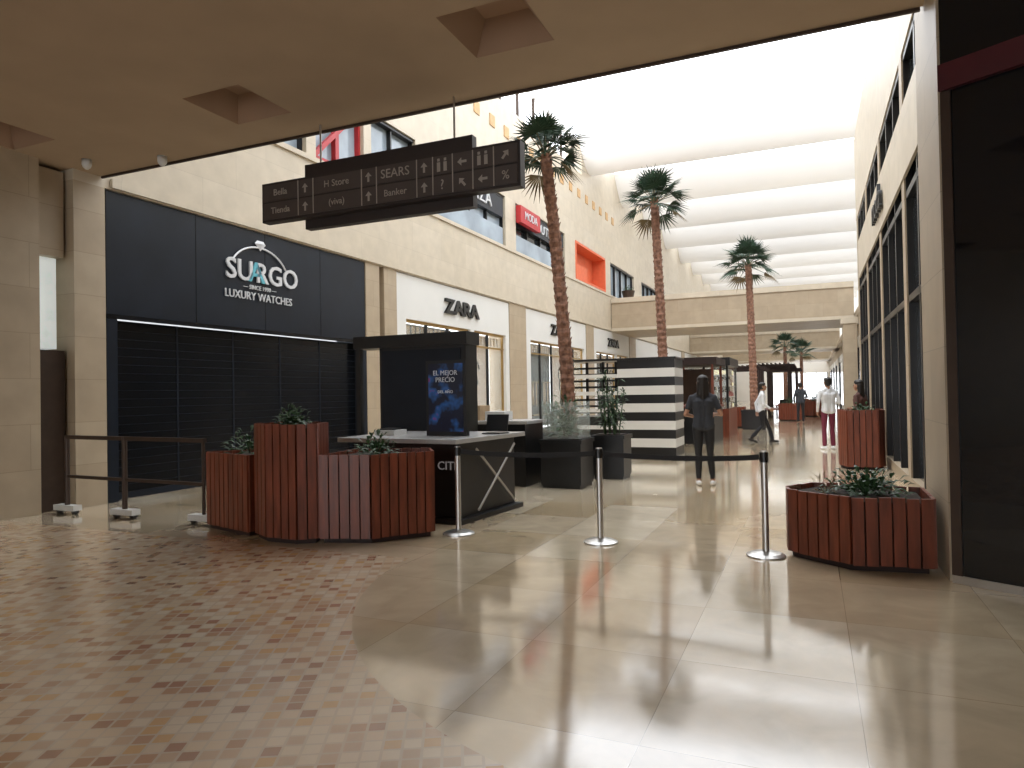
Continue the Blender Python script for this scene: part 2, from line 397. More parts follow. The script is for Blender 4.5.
mb.tube(pts,.017,6,M_LOGO)
dz=4.33
mb.add([(WX+.02,cy-.14,dz+.03),(WX+.02,cy-.08,dz+.09),(WX+.02,cy+.08,dz+.09),(WX+.02,cy+.14,dz+.03),(WX+.02,cy,dz-.10),(WX+.06,cy,dz+.03)],
       [(0,5,1),(1,5,2),(2,5,3),(3,5,4),(4,5,0)],M_LOGO)
mb.finish('logo_ring',parent=ws)

# ---------------------------------------------------------------- fashion stores
def fashion(a,b,name,mural=True):
    mb=MB(); x=WX-.02
    mb.box(-9.6,x,a+.02,b-.02,3.45,4.57,M_WPAN)
    mb.box(-9.6,x,a+.02,a+.45,0,3.45,M_WPAN); mb.box(-9.6,x,b-.3,b-.02,0,3.45,M_WPAN)
    m=a+.45+(b-a-.75)*.58
    mb.box(-9.6,x,m,m+.25,0,3.45,M_WPAN)
    mb.box(-9.6,x,a+.45,b-.3,0,.15,M_BLACK)
    for (p,q,mur) in((a+.45,m,False),(m+.25,b-.3,mural)):
        mb.box(-10.15,-10.1,p,q,.15,3.45,M_MURAL if mur else M_BLACK)
        mb.box(-9.62,-9.6,p,q,.15,3.45,M_CLEAR)
        n=max(2,int((q-p)/1.1))
        for i in range(n+1):
            yy=p+(q-p)*i/n; mb.box(-9.6,-9.52,max(p,yy-.03),min(q,yy+.03),.15,3.45,M_BLACK if i not in(0,n) else M_GOLD)
        mb.box(-9.6,-9.5,p,q,3.38,3.45,M_GOLD); mb.box(-9.6,-9.5,p,q,2.95,3.0,M_GOLD)
        yy=p+.15
        while yy<q-.2:
            mb.box(-9.66,-9.64,yy,yy+.14,3.05,3.32,M_TAN); yy+=.24
        if mur:
            for k in range(3):
                cy=(p+q)/2; pts=[(-10.08,cy+.45*math.cos(t)*(.5+.25*k),1.3+.5*k+.35*math.sin(t)) for t in np.linspace(0,5.5,16)]
                mb.tube(pts,.025,5,M_BLACK)
        else:
            for k in range(n):
                cy=p+(q-p)*(k+.5)/n
                mb.box(-10.08,-9.95,cy-.35,cy+.35,.6,.64,M_GOLD); mb.box(-10.08,-9.95,cy-.35,cy+.35,1.9,1.94,M_GOLD)
                for j in range(4): mb.box(-10.06,-9.98,cy-.3+j*.16,cy-.2+j*.16,1.0,1.88,M_BRONZE if j%2 else M_TAN)
    return mb.finish(name)
for (a,b),t in zip(shops[1:4],('ZARA','ZARA','ZARA')):
    o=fashion(a,b,'fashion_store_front')
    text(t,(WX+.02,a+(b-a)*.50,3.98),.56,M_LBLK,o,'store_lettering','X',.03,sx=1.45,bold=.02)
for i,(a,b) in enumerate(shops[4:]):
    fashion(a,b,'shop_front',mural=False)

# ---------------------------------------------------------------- upper windows
def upwin(i,a,b):
    mb=MB()
    if i==5:
        mb.box(-10.15,-10.05,a,b,6.5,8.2,M_ORANGE); mb.box(-10.05,WX+.03,a,a+.1,6.5,8.2,M_ORANGE); mb.box(-10.05,WX+.03,b-.1,b,6.5,8.2,M_ORANGE)
        mb.box(-10.05,WX+.03,a+.1,b-.1,6.5,6.6,M_ORANGE); mb.box(-10.05,WX+.03,a+.1,b-.1,8.1,8.2,M_ORANGE)
        mb.box(-9.7,-9.6,a+.1,(a+b)/2,6.6,7.3,M_ORANGE)
        return mb.finish('orange_balcony')
    fr=M_RED if i==1 else M_BLACK
    gl=[M_BLUEG,M_BLUEG,M_BLUEG,M_BLUEG,M_WGLASS,M_BLUEG][i%6] if i else M_BLUEG
    mb.box(-9.66,-9.62,a,b,6.5,8.2,gl)
    w=.12 if i==1 else .05
    n=max(2,int((b-a)/1.2))
    for k in range(n+1):
        yy=a+(b-a)*k/n; mb.box(-9.62,-9.5,max(a,yy-w/2),min(b,yy+w/2),6.5,8.2,fr)
    mb.box(-9.62,-9.5,a,b,6.5,6.5+w,fr); mb.box(-9.62,-9.45,a,b,8.2-w*1.5,8.2,fr)
    if i in(3,4): mb.box(-9.62,-9.44,a+.1,b-.1,7.45,8.1,M_NAVY)
    if i in(3,4): mb.box(-9.50,-9.46,a+.1,b-.1,6.5,7.1,M_BLUEG)
    if i==1:
        mb.bar((-9.5,a,6.55),(-9.5,b,8.15),.1,.1,fr)
    o=mb.finish('window_%d'%(i+3))
    if i==3: text('ONZA',(-9.42,(a+b)/2+.4,7.78),.6,M_LOGO,o,'upper_sign','X',.02,sx=1.2)
    if i==4: text('OUTLET',(-9.42,(a+b)/2+.5,7.78),.5,M_LOGO,o,'upper_sign','X',.02,sx=1.2); 
    return o
for i,(a,b) in enumerate(ups): upwin(i,a,b)
mb=MB(); mb.box(-9.38,-9.2,22.3,24.2,7.5,8.1,M_RED); o=mb.finish('red_shop_sign'); text('MODA',(-9.18,23.25,7.8),.4,M_LOGO,o,'sign_text','X',.01)

# near-left pilaster light box and security cameras
mb=MB(); mb.box(-9.9,-9.55,5.97,6.36,0,2.2,M_BRONZE); mb.box(-9.9,-9.55,5.97,6.36,3.5,4.7,M_STONE); mb.box(-9.88,-9.6,6.02,6.28,2.22,3.48,M_LAMP); mb.finish('wall_light_box')
for p in((-8.9,6.25),(-7.9,6.6)):
    mb=MB(); mb.tube([(p[0],p[1],4.75),(p[0],p[1],4.68),(p[0],p[1],4.65),(p[0],p[1],4.62)],[.06,.06,.05,.02],14,M_GREYW); mb.finish('dome_security_camera',smooth=True)

# ---------------------------------------------------------------- hanging sign
mb=MB()
ys=6.55
mb.box(-6.05,-2.66,ys-.09,ys+.03,3.61,4.08,M_SIGN)
mb.box(-5.50,-3.26,ys+.03,ys+.13,3.50,4.27,M_SIGN)
mb.box(-6.02,-2.69,ys-.10,ys-.09,3.64,3.835,M_SIGNF); mb.box(-6.02,-2.69,ys-.10,ys-.09,3.855,4.05,M_SIGNF)
for x in(-5.50,-5.28,-4.60,-4.40,-3.88,-3.68,-3.44,-3.20,-2.96): mb.box(x,x+.012,ys-.105,ys-.10,3.64,4.05,M_SIGNT)
for x in(-5.3,-3.5): mb.tube([(x,ys+.08,4.27),(x,ys+.08,4.74)],.012,8,M_STEEL)
hs_=mb.finish('hanging_directory_sign')
y=ys-.105
for x,t,z_ in((-5.76,'Bella',.11),(-4.94,'H Store',.11),(-4.15,'SEARS',.14)):
    text(t,(x,y,3.95),z_,M_SIGNT,hs_,'row_text','-Y',.003)
for x,t in((-5.76,'Tienda'),(-4.94,'(viva)'),(-4.15,'Banker')):
    text(t,(x,y,3.735),.105,M_SIGNT,hs_,'row_text','-Y',.003)
def arrow(mb,x,z,a,s=.055):
    R=Matrix.Rotation(a,3,'Y'); P=[Vector((-.25,0,-1)),Vector((.25,0,-1)),Vector((.25,0,.1)),Vector((.8,0,.1)),Vector((0,0,1)),Vector((-.8,0,.1)),Vector((-.25,0,.1))]
    vs=[R@(p*s)+Vector((x,y,z)) for p in P]; mb.add(vs,[tuple(range(7))],M_SIGNT)
mb=MB()
for x,z,a in((-5.39,3.95,0),(-5.39,3.735,0),(-4.50,3.95,0),(-4.50,3.735,0),(-3.78,3.95,0),(-3.78,3.735,0),(-3.32,3.95,-PI/2),(-3.32,3.735,-.7),(-3.08,3.735,-PI/2),(-2.82,3.95,.7)): arrow(mb,x,z,a)
for x,z in((-3.56,3.95),(-3.08,3.95)):
    for dx in(-.04,.04):
        mb.box(x+dx-.02,x+dx+.02,y-.002,y,z-.07,z+.03,M_SIGNT); mb.box(x+dx-.015,x+dx+.015,y-.002,y,z+.04,z+.07,M_SIGNT)
mb.finish('pictograms',parent=hs_)
text('?',(-3.56,y,3.735),.15,M_SIGNT,hs_,'info_mark','-Y',.003); text('%',(-2.82,y,3.735),.13,M_SIGNT,hs_,'icon_mark','-Y',.003)

# ---------------------------------------------------------------- slatted planters
def slats(mb,poly,h,sw=.085,gap=.014,z0=.05):
    n=len(poly); c=Vector((sum(p[0] for p in poly)/n,sum(p[1] for p in poly)/n))
    ins=[tuple(c+(Vector(p)-c)*.93) for p in poly]
    mb.prism(ins,.0,h-.06,M_WOODD)
    ins2=[tuple(c+(Vector(p)-c)*.91) for p in poly]
    mb.prism(ins2,h-.06,h-.04,M_SOIL)
    for i in range(n):
        a=Vector(poly[i]);b=Vector(poly[(i+1)%n]); L=(b-a).length; d=(b-a)/L
        k=max(1,int(round(L/(sw+gap)))); st=L/k
        ang=math.atan2(d.y,d.x); R=Matrix.Rotation(ang,3,'Z')
        for j in range(k):
            m=a+d*(st*(j+.5)); mb.obox((m.x,m.y,z0+(h-z0)/2+random.uniform(-.004,.004)),(st-gap,.028,h-z0),R,M_WOOD)
mb=MB()
slats(mb,[(-6.45,5.95),(-5.60,5.72),(-5.54,6.35),(-6.25,6.5)],.88)
slats(mb,[(-5.52,5.74),(-5.22,5.58),(-4.82,5.58),(-4.66,5.70),(-4.84,6.1),(-5.46,6.12)],1.22)
slats(mb,[(-4.64,5.70),(-4.12,5.86),(-3.70,6.40),(-3.95,6.75),(-4.76,6.55)],.9)
bush(mb,(-5.95,6.1,.86),(.28,.2,.28),80,.12,.05,M_LEAF)
bush(mb,(-5.12,5.86,1.18),(.24,.15,.22),120,.1,.05,M_LEAF)
bush(mb,(-4.3,6.2,.86),(.25,.22,.24),110,.11,.045,M_LEAF)
mb.finish('slatted_wood_planter')
mb=MB()
slats(mb,[(-.22,6.85),(-.20,6.66),(.28,6.28),(.88,6.36),(.89,7.1),(.0,7.2)],.60,sw=.095)
bush(mb,(.42,6.75,.56),(.36,.28,.22),190,.12,.05,M_LEAF)
bush(mb,(.1,6.7,.56),(.15,.15,.10),30,.2,.012,M_PALMD)
mb.finish('slatted_wood_planter')
mb=MB()
slats(mb,[(.48,14.35),(.60,14.0),(1.1,14.0),(1.22,14.3),(1.22,14.9),(.48,14.9)],1.08)
bush(mb,(.85,14.45,1.05),(.22,.2,.14),70,.1,.04,M_LEAF)
mb.finish('slatted_wood_planter')

# ---------------------------------------------------------------- stanchions
posts=[(-3.50,6.58),(-1.95,6.66),(-.40,6.60)]
for i,(x,yv) in enumerate(posts):
    mb=MB()
    mb.tube([(x,yv,0),(x,yv,.012),(x,yv,.03),(x,yv,.045)],[.17,.17,.13,.04],28,M_STEEL)
    mb.cyl(x,yv,.04,.86,.03,M_STEEL,18); mb.cyl(x,yv,.84,.93,.038,M_BLACK,18); mb.cyl(x,yv,.93,.94,.03,M_STEEL,18)
    if i<2:
        x2,y2=posts[i+1]; n=10
        P=[(x+(x2-x)*(t/n), yv+(y2-yv)*(t/n), .885-.03*4*(t/n)*(1-t/n)) for t in range(n+1)]
        P[0]=(x+.039,P[0][1],P[0][2]); P[-1]=(x2-.04,P[-1][1],P[-1][2])
        for a,b in zip(P[:-1],P[1:]): mb.bar(a,b,.004,.05,M_BELT)
    mb.finish('stanchion_post')

# crowd barrier
mb=MB(); yb=6.08
for x in(-9.1,-8.0): mb.cyl(x,yb,.12,1.03,.032,M_BRONZE,12)
mb.bar((-9.13,yb,1.02),(-6.62,yb,1.0),.05,.05,M_BRONZE); mb.bar((-9.1,yb,.50),(-6.62,yb,.48),.04,.04,M_BRONZE)
mb.cyl(-6.65,yb,.12,1.0,.02,M_BRONZE,12)
for x in(-9.1,-8.0,-6.65):
    mb.box(x-.2,x+.2,yb-.06,yb+.06,.05,.12,M_GREYW)
    for dx in(-.15,.15): mb.tube([(x+dx,yb-.03,.035),(x+dx,yb+.03,.035)],.035,12,M_BLACK)
mb.finish('crowd_barrier')

# ---------------------------------------------------------------- promo kiosk
mb=MB()
mb.prism([(-5.3,7.2),(-3.75,7.1),(-3.62,8.4),(-5.3,8.4)],.06,.93,M_BLACK)
mb.prism([(-5.35,7.1),(-3.68,7.0),(-3.52,8.45),(-5.35,8.45)],0,.06,M_BLACK)
mb.prism([(-5.42,7.02),(-3.70,6.92),(-3.50,8.5),(-5.42,8.5)],.93,.985,M_CTOP)
mb.bar((-3.64,7.35,.12),(-3.55,8.25,.85),.02,.03,M_STEEL); mb.bar((-3.56,8.25,.12),(-3.66,7.35,.85),.02,.03,M_STEEL)
k=mb.finish('promotion_kiosk',bevel=.006)
text('CITI',(-3.92,7.10,.66),.14,M_LOGO,k,'kiosk_badge_text','-Y',.004)
mb=MB(); mb.prism([(-4.24,7.115),(-4.10,7.105),(-4.10,7.12),(-4.24,7.13)],.58,.74,M_RED); mb.finish('kiosk_badge',parent=k)
mb=MB(); mb.box(-5.85,-4.42,8.6,8.95,0,2.34,M_BLACK); mb.box(-6.30,-4.39,8.57,8.98,2.20,2.38,M_BLACK); mb.box(-6.28,-6.20,8.6,8.68,0,2.2,M_BLACK); mb.box(-5.8,-4.5,8.58,8.6,.2,2.15,M_NAVY); mb.finish('kiosk_backwall')
mb=MB(); mb.box(-4.42,-3.86,7.5,7.58,.986,1.92,M_BLACK); mb.box(-4.38,-3.90,7.493,7.5,1.04,1.88,M_POST); ps=mb.finish('poster_display')
text('EL MEJOR\nPRECIO',(-4.14,7.488,1.72),.085,M_LOGO,ps,'poster_title','-Y',.002,sx=.95)
text('DEL AÑO',(-4.14,7.488,1.53),.05,M_LOGO,ps,'poster_subtitle','-Y',.002)
mb=MB(); mb.box(-3.85,-3.6,7.9,8.2,.986,1.0,M_BLACK); mb.obox((-3.72,8.1,1.12),(.3,.02,.22),Matrix.Rotation(-.25,3,'X'),M_BLACK); mb.finish('laptop')
mb=MB(); mb.box(-5.2,-4.9,7.5,7.8,.986,1.05,M_GREYW); mb.box(-5.15,-4.95,7.55,7.75,1.05,1.07,M_BLACK); mb.finish('card_terminal')

mb=MB(); mb.box(-5.6,-4.2,10.2,11.0,0,1.0,M_BLACK); mb.box(-5.65,-4.15,10.15,11.05,1.0,1.05,M_CTOP); mb.box(-5.5,-5.1,10.4,10.8,1.05,1.3,M_CARD); mb.box(-5.0,-4.65,10.4,10.75,1.05,1.2,M_WPAN); mb.finish('service_counter')

# black cube pots with plants
def pot(mb,x,y,s,h):
    mb.prism([(x-s*.92,y-s*.92),(x+s*.92,y-s*.92),(x+s*.92,y+s*.92),(x-s*.92,y+s*.92)],0,.05,M_BLACK)
    mb.box(x-s,x+s,y-s,y+s,.05,h,M_BLACK); mb.box(x-s-.02,x+s+.02,y-s-.02,y+s+.02,h-.06,h,M_BLACK); mb.box(x-s+.04,x+s-.04,y-s+.04,y+s-.04,h,h+.01,M_SOIL)
mb=MB(); pot(mb,-3.6,10.5,.33,.76)
for (x0,x1,y0,y1) in((-3.9,-3.3,10.2,10.21),(-3.9,-3.3,10.79,10.8),(-3.9,-3.89,10.21,10.79),(-3.31,-3.3,10.21,10.79)): mb.box(x0,x1,y0,y1,.77,1.35,M_CLEAR)
bush(mb,(-3.6,10.5,.80),(.25,.25,.6),190,.17,.055,M_LEAF); mb.finish('glass_guarded_planter')
def bamboo(x,y,h,n):
    mb=MB(); pot(mb,x,y,.27,.75)
    for i in range(n):
        a=random.uniform(0,2*PI); r=random.uniform(.03,.18); bx,by=x+r*math.cos(a),y+r*math.sin(a); tx,ty=bx+random.uniform(-.12,.12),by+random.uniform(-.12,.12); H=h*random.uniform(.75,1)
        mb.tube([(bx,by,.76),((bx+tx)/2,(by+ty)/2,.76+(H-.76)*.5),(tx,ty,H)],[.012,.01,.005],6,M_LEAF)
        for j in range(26):
            t=random.uniform(.15,1); p=(bx+(tx-bx)*t,by+(ty-by)*t,.76+(H-.76)*t); leaf(mb,p,rdir(-.1),random.uniform(.12,.22),.035,M_LEAF,.4)
    return mb.finish('potted_bamboo')
bamboo(-3.2,11.75,1.85,12)
bamboo(-4.45,12.3,1.5,7)

# ---------------------------------------------------------------- palms
def palm(x,y,h,r,lean,base=0.0,nf=36,tr=.12):
    mb=MB(); n=int(h/.09); pts=[];rad=[]
    for i in range(n+1):
        t=i/n; pts.append((x+lean*(t**1.5),y,base+(h-base)*t)); rad.append(tr*(1.08-.22*t)*(1.0+(.10 if i%2 else -.04)))
    mb.tube(pts,rad,14,M_TRUNK)
    cnt=int(h*26)
    for i in range(cnt):
        t=i/cnt; a=i*2.399; zz=base+(h-base)*t; R=tr*(1.08-.22*t)
        cx=x+lean*(t**1.5); o=Vector((math.cos(a),math.sin(a),0)); s=Vector((-math.sin(a),math.cos(a),0)); p=Vector((cx,y,zz))+o*R*.92
        mb.add([p-s*.035,p+s*.035,p+o*.035+Vector((0,0,.09))+s*.018,p+o*.035+Vector((0,0,.09))-s*.018,p+Vector((0,0,.05))],[(0,1,2,3),(0,3,4),(1,4,2),(2,4,3)],M_TRUNK)
    top=Vector((x+lean,y,h))
    for i in range(nf):
        a=i*2.399+random.uniform(-.3,.3); el=math.radians(84-122*(i/nf)+random.uniform(-10,10))
        d=Vector((math.cos(a)*math.cos(el),math.sin(a)*math.cos(el),math.sin(el)))
        Lp=r*.5*random.uniform(.8,1.15); hub=top+d*Lp; mat=M_PALM if i<nf*.92 else M_PALMD
        mb.tube([top-Vector((0,0,.05)),top+d*Lp*.5,hub],[.018,.012,.008],5,M_PALMD if i%3==0 else M_PALM)
        side=d.cross(Vector((0,0,1)))
        if side.length<.1: side=Vector((1,0,0))
        side=(side.normalized()+Vector((0,0,random.uniform(-.6,.6)))).normalized(); side=(side-d*side.dot(d)).normalized(); nb=13
        for k in range(nb):
            b=math.radians(-78+156*k/(nb-1)); dd=(d*math.cos(b)+side*math.sin(b)); Lb=r*.58*(1-.25*abs(math.sin(b)))*random.uniform(.85,1.12)
            up=side.cross(d); w=.036*r/.7
            q=dd.cross(up).normalized(); m=hub+dd*Lb*.45-up*.01; e=hub+dd*Lb-Vector((0,0,.2*Lb))
            mb.add([hub,m+q*w*.5,e,m-q*w*.5,m+up*w*.25],[(0,1,4),(1,2,4),(2,3,4),(3,0,4)],mat)
    return mb
mb=palm(-3.90,11.55,5.75,.82,-.37,.7,tr=.11); pot(mb,-3.90,11.55,.3,.72); mb.finish('palm_tree')
mb=palm(-3.60,18.6,6.6,1.0,-.17,.7); pot(mb,-3.6,18.6,.42,.72); mb.finish('palm_tree')
mb=palm(-1.95,27.2,6.15,1.15,-.1,.7,tr=.13); pot(mb,-1.95,27.2,.42,.72); mb.finish('palm_tree')
mb=palm(-1.6,52,4.4,1.3,0,.7,nf=26); pot(mb,-1.6,52,.42,.72); mb.finish('palm_tree')
mb=palm(-.6,56,4.2,1.2,0,.7,nf=26); pot(mb,-.6,56,.42,.72); mb.finish('palm_tree')

# ---------------------------------------------------------------- striped kiosk
mb=MB(); ns=11; hh=2.22/ns
for i in range(ns):
    mb.box(-4.15,-2.82,15.8,16.9,i*hh,(i+1)*hh,M_BLACK if i%2==0 else M_WPAN)
mb.box(-5.35,-4.17,15.9,16.9,0,.9,M_BLACK)
for i in range(ns):
    if i%2==1: mb.box(-5.35,-4.17,15.86,15.9,i*hh,i*hh+.09,M_WPAN)
for x in(-5.35,-4.95,-4.55,-4.24): mb.box(x,x+.06,15.9,15.96,.9,2.2,M_BLACK)
for j in range(8): mb.box(-5.35,-4.17,15.9,15.93,.98+j*.15,1.03+j*.15,M_BLACK)
mb.box(-5.38,-2.79,15.78,16.93,2.22,2.27,M_BLACK)
mb.finish('striped_kiosk')
# glass display kiosk
mb=MB(); x0,x1,y0,y1=-3.9,-2.35,22.4,25
mb.box(x0,x1,y0,y1,0,.9,M_WOOD); mb.box(x0-.06,x1+.06,y0-.06,y1+.06,2.25,2.5,M_BLACK)
for x in(x0,x1-.07,(x0+x1)/2):
    for yv in(y0,y1-.07): mb.box(x,x+.07,yv,yv+.07,.9,2.25,M_BLACK)
for z in(1.25,1.6,1.95): mb.box(x0+.05,x1-.05,y0+.1,y1-.1,z,z+.02,M_GREYW)
for z in(.9,1.27,1.62,1.97):
    for j in range(6):
        for q in range(5): mb.box(x0+.12+j*.24,x0+.27+j*.24,y0+.15+q*.5,y0+.35+q*.5,z,z+random.uniform(.1,.22),random.choice([M_LIT,M_TAN,M_RED,M_WPAN]))
mb.box(x0,x1,y0,y0+.01,.9,2.25,M_CLEAR); mb.box(x1-.01,x1,y0+.07,y1-.07,.9,2.25,M_CLEAR)
mb.finish('glass_display_kiosk')
mb=MB(); x0,x1,y0,y1=-3.6,-2.45,19.6,21.6
mb.box(x0,x1,y0,y1,0,1.0,M_BLACK); mb.box(x0-.05,x1+.05,y0-.05,y1+.05,1.0,1.05,M_WOOD)
for x in(x0,x1-.06):
    for yv in(y0,y1-.06): mb.box(x,x+.06,yv,yv+.06,1.05,2.2,M_WOOD)
mb.box(x0-.1,x1+.1,y0-.1,y1+.1,2.2,2.4,M_WOODD); mb.box(x0+.1,x1-.1,y0+.9,y0+.95,1.1,2.1,M_BRONZE); mb.finish('snack_kiosk')
# pergolas far
def pergola(x0,x1,y0,y1,h=2.6):
    mb=MB()
    n=4
    for i in range(n):
        yy=y0+(y1-y0)*i/(n-1)
        for x in(x0,x1): mb.box(x-.05,x+.05,yy-.05,yy+.05,0,h,M_WOODD)
        mb.box(x0-.3,x1+.3,yy-.04,yy+.04,h,h+.12,M_WOODD)
    for j in range(9):
        x=x0+(x1-x0)*j/8; mb.box(x-.03,x+.03,y0-.3,y1+.3,h+.12,h+.18,M_WOODD)
    mb.box(x0+.3,x1-.3,y0+.5,y1-.5,.40,.45,M_WOOD)
    for yy in(y0+.6,y1-.7):
        mb.box(x0+.4,x0+.5,yy,yy+.1,0,.4,M_WOODD); mb.box(x1-.5,x1-.4,yy,yy+.1,0,.4,M_WOODD)
    mb.finish('wooden_pergola')
pergola(-2.6,-1.0,37,42); pergola(-2.4,-.8,45,50); pergola(-3.5,-2,30,33.5,2.3)
for (x,y) in((-.9,34.9),(.1,40),(-2.9,28.6),(.2,47)):
    mb=MB(); slats(mb,[(x-.5,y-.4),(x,y-.55),(x+.5,y-.4),(x+.5,y+.4),(x-.5,y+.4)],.8); bush(mb,(x,y,.76),(.35,.3,.35),70,.14,.06,M_LEAF); mb.finish('slatted_wood_planter')
mb=MB(); mb.cyl(-8.6,35.3,6.3,6.7,.25,M_BRONZE,r2=.35); bush(mb,(-8.6,35.3,6.7),(.3,.3,.3),60,.15,.05,M_LEAF); mb.finish('bridge_planter')
mb=MB()
for k in range(9):
    a=24+k*7.5; mb.box(2.14,2.19,a,a+5.5,.2,3.4,M_BLUEG); mb.box(2.1,2.19,a-.1,a,.0,3.5,M_BLACK); mb.box(2.1,2.19,a+5.5,a+5.6,0,3.5,M_BLACK); mb.box(2.1,2.19,a,a+5.5,3.4,3.9,M_WPAN)
mb.finish('right_far_storefront')

# ---------------------------------------------------------------- people
def capsule(V,F,p0,p1,r0,r1,n=12):
    p0=Vector(p0);p1=Vector(p1); d=p1-p0; L=d.length
    d=d/L if L>1e-6 else Vector((0,0,1))
    up=Vector((0,0,1)) if abs(d.z)<.9 else Vector((0,1,0)); r=d.cross(up).normalized();u=r.cross(d)
    rings=[]
    for a in(-80,-50,-20): rings.append((p0+d*(r0*math.sin(math.radians(a))),r0*math.cos(math.radians(a))))
    for a in(20,50,80): rings.append((p1+d*(r1*math.sin(math.radians(a))),r1*math.cos(math.radians(a))))
    o=len(V)
    for c,R in rings:
        for k in range(n): a=2*PI*k/n; V.append(tuple(c+r*(R*math.cos(a))+u*(R*math.sin(a))))
    for i in range(len(rings)-1):
        for k in range(n): F.append((o+i*n+k,o+i*n+(k+1)%n,o+(i+1)*n+(k+1)%n,o+(i+1)*n+k))
    F.append(tuple(o+k for k in range(n-1,-1,-1))); q=o+(len(rings)-1)*n; F.append(tuple(q+k for k in range(n)))
M_SKIN=mk('skin',(.36,.19,.12),.55,var=.06); M_HAIR=mk('dark_hair',(.012,.008,.006),.5); M_EYE=mk('eye_dark',(.02,.015,.012),.2); M_LIP=mk('lips',(.28,.09,.07),.5)
M_WSHOE=mk('white_sneaker',(.8,.8,.8),.5,var=.04); M_DSHOE=mk('dark_shoe',(.015,.012,.01),.4)
M_BTOP=mk('black_knit_top',(.030,.033,.042),.85); M_BPANT=mk('black_leggings',(.010,.010,.013),.7); M_WSHIRT=mk('white_shirt',(.72,.73,.75),.7,var=.05)
M_MAROON=mk('maroon_trousers',(.16,.02,.045),.8); M_BROWNT=mk('brown_coat',(.10,.045,.035),.85)
def human(name,loc,rot,H,joints,top,pants,shoe,longhair=False,sleeve='long',headturn=0.0,female=True):
    sc=H/1.72; caps=[]
    def C(a,b,r0,r1,lab): caps.append((Vector(a),Vector(b),r0,r1,lab))
    J=joints; sw=.170 if female else .195; hw=.085
    pel=Vector((0,0,.95))+Vector(J.get('shift',(0,0,0)))
    ch=Vector((0,J.get('lean',0.0),1.30)); nb=Vector((0,J.get('lean',0)*1.25,1.44))
    C(pel+Vector((0,0,.05)),ch,.10,.105,'top'); C(ch,nb+Vector((0,-.005,-.04)),.105,.075,'top')
    for s in(-1,1):
        hip=pel+Vector((s*hw,0,-.02)); kn=Vector(J['kneeL' if s<0 else 'kneeR']); an=Vector(J['ankleL' if s<0 else 'ankleR']); 
        C(hip,kn,.098 if female else .092,.057,'pants'); C(kn,kn+(an-kn)*.35,.057,.060,'pants'); C(kn+(an-kn)*.35,an+(kn-an)*.10,.060,.042 if female else .058,'pants')
        C(an+(kn-an)*.1,an,.036,.036,'skin' if female else 'shoe')
        fd=Vector(J.get('footL' if s<0 else 'footR',(s*.15,1,0))).normalized()
        heel=an+Vector((0,0,-.045))-fd*.05; 
        C(heel,an+fd*.10+Vector((0,0,-.055)),.040,.038,'shoe'); C(an+fd*.09+Vector((0,0,-.055)),an+fd*.16+Vector((0,0,-.06)),.040,.030,'shoe')
        sh=nb+Vector((s*sw,0,-.055))
        C(pel+Vector((s*.07,-.01,.0)),pel+Vector((s*.055,0,.16)),.107,.097,'top')
        C(pel+Vector((s*.055,0,.16)),ch+Vector((s*.078,0,0)),.097,.11,'top')
        C(ch+Vector((s*.078,0,0)),sh+Vector((-s*.04,0,-.02)),.11,.07,'top')
        C(sh+Vector((-s*.03,0,-.0)),nb+Vector((s*.03,0,.02)),.062,.052,'top')
        el=Vector(J['elbowL' if s<0 else 'elbowR']); wr=Vector(J['wristL' if s<0 else 'wristR'])
        if sleeve=='long':
            C(sh,el,.056,.043,'top'); C(el,wr+(el-wr)*.06,.043,.033,'top')
        else:
            m=sh+(el-sh)*.6; C(sh,m,.058,.052,'top'); C(m,el,.042,.037,'skin'); C(el,wr,.037,.025,'skin')
        C(wr+(el-wr)*.1,wr,.025,.024,'skin')
        hd=(wr-el).normalized()
        side=hd.cross(Vector((s,0,0)));  side=Vector((0,1,0)) if side.length<.1 else side.normalized()
        palm=wr+hd*.075
        for q in(-.026,0,.026): C(wr+side*q*.5,palm+side*q,.019,.016,'skin')
        inw=hd.cross(side).normalized()
        if inw.x*s>0: inw=-inw
        for q,fl in zip((-.034,-.012,.011,.033),(.060,.076,.082,.072)):
            a=palm+side*q; b=a+(hd*.8+inw*.3).normalized()*fl*.5; c=b+(hd*.5+inw*.7).normalized()*fl*.5
            C(a,b,.011,.010,'skin'); C(b,c,.010,.009,'skin')
        a=wr+side*.028+hd*.02; b=a+(side*.7+hd*.7+inw*.2)*.04; C(a,b,.014,.012,'skin'); C(b,b+(hd*.9+side*.1+inw*.3)*.03,.012,.010,'skin')
    R=Matrix.Rotation(headturn,3,'Z'); nk=nb+Vector((0,.012,.09)); hc=nk+Vector((0,.015,.090)); q_=1.08
    C(nb+Vector((0,.0,.03)),nk,.054,.050,'skin')
    def Hd(a,b,r0,r1,l): C(hc+R@(Vector(a)*q_),hc+R@(Vector(b)*q_),r0*q_,r1*q_,l)
    Hd((0,-.01,.03),(0,.0,.01),.078,.078,'skin'); Hd((0,.03,-.02),(0,.045,-.065),.062,.038,'skin')
    Hd((0,.083,.01),(0,.100,-.02),.009,.014,'skin')
    for s in(-1,1):
        Hd((s*.030,.074,.012),(s*.031,.075,.012),.011,.011,'eye'); Hd((s*.078,-.005,.01),(s*.078,-.01,-.02),.016,.010,'skin')
    Hd((-.02,.084,-.048),(.02,.084,-.048),.007,.007,'lip')
    Hd((0,-.022,.040),(0,-.030,.0),.089,.080,'hair'); Hd((-.02,.03,.075),(.02,.03,.075),.045,.045,'hair')
    if longhair:
        Hd((-.035,-.045,.0),(-.045,-.055,-.15),.055,.045,'hair'); Hd((.035,-.045,.0),(.045,-.055,-.15),.055,.045,'hair'); Hd((0,-.055,-.05),(0,-.08,-.20),.06,.04,'hair')
    V=[];F=[]
